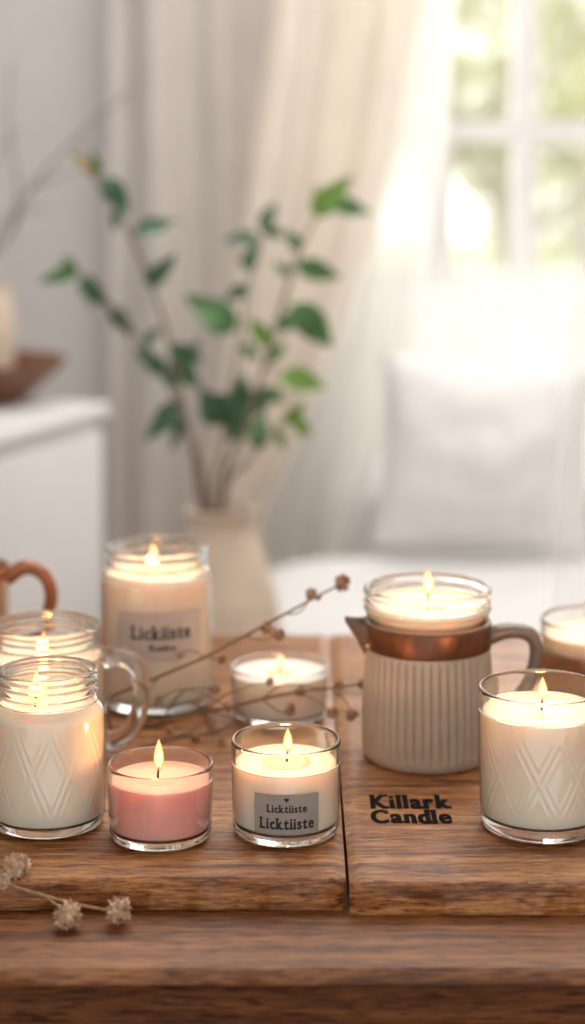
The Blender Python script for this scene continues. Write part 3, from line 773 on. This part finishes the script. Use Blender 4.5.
def leaf(bm,b,t,wf=.5,roll=0,droop=.12):
    d=t-b; L=d.length; d=d.normalized()
    n=Vector((0,-1,.25)).normalized(); n=(Matrix.Rotation(roll,3,d)@n); s=d.cross(n).normalized(); n=s.cross(d).normalized()
    nu,nv=12,6; g=[]
    for i in range(nu+1):
        u=i/nu; w=wf*L*.46*(max(0,math.sin(PI*u**.72)))**.95*(1-.25*u)*(1 if u<.999 else 0)
        row=[]
        for j in range(nv+1):
            v=-1+2*j/nv
            row.append(bm.verts.new(b+d*(u*L)+s*(v*w)+n*(abs(v)*w*.34-droop*L*(u*u)+.06*L*math.sin(6*u+v))))
        g.append(row)
    for i in range(nu):
        for j in range(nv):
            try: bm.faces.new((g[i][j],g[i+1][j],g[i+1][j+1],g[i][j+1]))
            except ValueError: pass
def branch(label,stem,leaves,Dt,seed,rr=.0045,extra=()):
    base=Vector((VX,VY,.44)); r=thing('leafy_branch',label,'branch',base)
    n=len(stem); pts=[Vector((VX+X(stem[0][0],2.7)*.2-VX*.2,VY,.45))]
    for k,(px,py) in enumerate(stem):
        pts.append(P(px,py,2.7+(Dt-2.7)*k/(n-1)))
    bm=bmesh.new(); tube(bm,[p-base for p in pts],[rr,rr*.9,rr*.6,rr*.35],8,5)
    by={}
    rnd=random.Random(seed)
    for L in list(leaves)+list(extra):
        bx,byy,tx,ty,m=L[:5]; wf=L[5] if len(L)>5 else .58
        k=min(1,max(0,(505-byy)/(505-stem[-1][1]))); D=2.7+(Dt-2.7)*k
        j=rnd.uniform(-.022,.022)
        b=P(bx,byy,D+j*.3); t=P(tx,ty,D+j)
        best=min(cr(pts,8),key=lambda q:(q-b).length); tube(bm,[best-base,(best+b)/2-base+Vector((0,0,.004)),b-base],[.0016,.0012],5,3)
        by.setdefault(m,bmesh.new()); leaf(by[m],b-base,t-base,wf,rnd.uniform(-.6,.6),rnd.uniform(-.05,.2))
    link('stem',bm,M['stem'],r)
    for m,b2 in by.items(): link('foliage',b2,M[m],r,recalc=False,sharp=180)
D_,M_,B_,Y_='leafshaded','leafmid','leafbacklit','leafyellow'
branch('longest leafy branch, arching up to the left with a yellowed tip',[(200,505),(182,400),(157,300),(125,225),(88,165)],
   [(98,176,70,150,Y_,.45),(100,172,90,150,M_,.5),(103,178,130,214,D_,.62),(134,236,177,218,D_,.58),(146,284,176,256,D_),(160,330,138,352,D_),
    (168,348,206,362,D_,.6),(118,208,114,232,D_,.5),(178,385,158,372,D_,.6)],2.60,11)
branch('lower leafy branch reaching out to the far left',[(206,505),(188,430),(155,360),(112,305),(68,268)],
   [(78,272,38,280,M_),(76,270,62,255,M_,.6),(82,276,108,310,D_,.62),(112,306,132,338,D_),(165,372,134,348,D_,.6),(168,362,206,388,D_,.6),(182,405,144,440,D_,.62),(170,375,200,340,D_,.55),
    (186,420,170,450,D_,.55),(96,290,86,308,M_,.5)],2.72,12)
branch('middle leafy branch rising nearly straight with dark leaves',[(212,505),(222,450),(238,350),(250,280),(266,222)],
   [(258,240,224,238,D_),(262,232,276,200,D_,.58),(248,285,224,302,D_),(236,330,184,294,M_,.62),(246,272,256,240,D_),(225,425,198,385,D_,.75),(226,430,248,378,D_,.85),(232,408,284,392,D_,.62),(262,225,286,238,M_),
    (228,440,254,426,D_,.6),(240,345,262,360,M_,.55),(228,395,204,408,D_,.6)],2.80,13)
branch('right leafy branch with the bright backlit tip leaves',[(220,505),(245,430),(275,330),(300,250),(326,200)],
   [(312,214,352,176,B_,.55),(322,204,376,212,M_,.42),(296,264,342,278,M_,.55),(290,305,338,348,M_,.6),(280,332,306,304,M_,.52),(278,378,330,384,B_,.58),(274,345,246,318,B_,.6),(268,365,286,340,M_),(300,250,286,228,M_),
    (318,208,316,184,B_,.5),(292,275,272,262,M_,.5),(262,388,286,402,M_,.55)],2.66,14)
branch('shortest leafy branch with pale leaves low on the right',[(224,505),(245,465),(275,430),(298,412)],
   [(272,432,290,450,B_,.6),(285,422,305,400,B_,.68),(255,450,266,410,M_,.6),(290,420,314,437,B_,.6),(262,445,248,422,M_)],2.56,15,.0035)

# ------------------------------------------------------------------ garden outside
bm=bmesh.new(); box(bm,-12,14,4.15,24,-.3,-.2); o=struct('ground',bm,M['lawn'])
def tree(label,x,y,hc,rc,n,seed):
    r=thing('garden_tree',label,'tree',(x,y,-.2)); rnd=random.Random(seed)
    bm=bmesh.new(); tube(bm,[(0,0,0),(.05,0,hc*.4),(-.03,.02,hc*.8),(.05,0,hc*1.1)],[.09,.06,.04,.02],10,4)
    for k in range(5):
        a=k*1.3; tube(bm,[(0,0,hc*(.5+.08*k)),(math.cos(a)*rc*.4,math.sin(a)*rc*.4,hc*(.7+.08*k)),(math.cos(a)*rc*.8,math.sin(a)*rc*.8,hc*(.85+.08*k))],[.04,.025,.01],6,3)
    link('trunk',bm,M['trunk'],r)
    bm=bmesh.new(); cl=[]
    for k in range(26):
        d=Vector((rnd.gauss(0,1),rnd.gauss(0,1),rnd.gauss(0,1))).normalized()*rc*rnd.random()**.4; cl.append((d,rc*rnd.uniform(.15,.32)))
    for k in range(n):
        c,cr_=cl[rnd.randrange(len(cl))]; d=Vector((rnd.gauss(0,1),rnd.gauss(0,1),rnd.gauss(0,1))).normalized()*cr_*rnd.random()**.33
        p=Vector((0,0,hc))+c+d; a=Vector((rnd.gauss(0,1),rnd.gauss(0,1),rnd.gauss(0,1))).normalized(); b2=a.orthogonal().normalized(); s=rnd.uniform(.035,.06)
        bm.faces.new([bm.verts.new(p-a*s),bm.verts.new(p+b2*s*.5),bm.verts.new(p+a*s),bm.verts.new(p-b2*s*.5)])
    link('foliage',bm,M['treeleaf'],r,recalc=False)
tree('pale green garden tree seen through the left window panes',.95,9.0,1.6,.75,1700,1)
tree('pale green garden tree seen through the right window panes',2.0,13.5,1.5,1.0,2200,2)

# ------------------------------------------------------------------ light
W=bpy.data.worlds.new('world'); S.world=W; W.use_nodes=True; N=W.node_tree.nodes; L=W.node_tree.links; N.clear()
out=N.new('ShaderNodeOutputWorld'); bg=N.new('ShaderNodeBackground'); tc=N.new('ShaderNodeTexCoord'); sx=N.new('ShaderNodeSeparateXYZ')
L.new(tc.outputs['Generated'],sx.inputs[0])
rp=N.new('ShaderNodeValToRGB'); e=rp.color_ramp.elements
e[0].position=.35; e[0].color=(.66,.645,.625,1); e[1].position=.75; e[1].color=(1.15,1.14,1.09,1)
mr=N.new('ShaderNodeMapRange'); mr.inputs[1].default_value=-1; mr.inputs[2].default_value=1; L.new(sx.outputs['Y'],mr.inputs[0]); L.new(mr.outputs[0],rp.inputs['Fac'])
L.new(rp.outputs['Color'],bg.inputs['Color']); bg.inputs['Strength'].default_value=1.0; L.new(bg.outputs[0],out.inputs['Surface'])
def area(name,loc,rot,sx,sy,e,col):
    ld=bpy.data.lights.new(name,'AREA'); ld.shape='RECTANGLE'; ld.size=sx; ld.size_y=sy; ld.energy=e; ld.color=col
    o=bpy.data.objects.new(name,ld); C.objects.link(o); o.location=loc; o.rotation_euler=rot; return o
area('window_light',(.56,4.25,1.45),(-PI/2,0,0),1.1,1.7,10.5,(1,.99,.97))
area('ceiling_bounce',(.35,2.6,2.45),(0,0,0),1.9,1.9,20,(1,.98,.955))
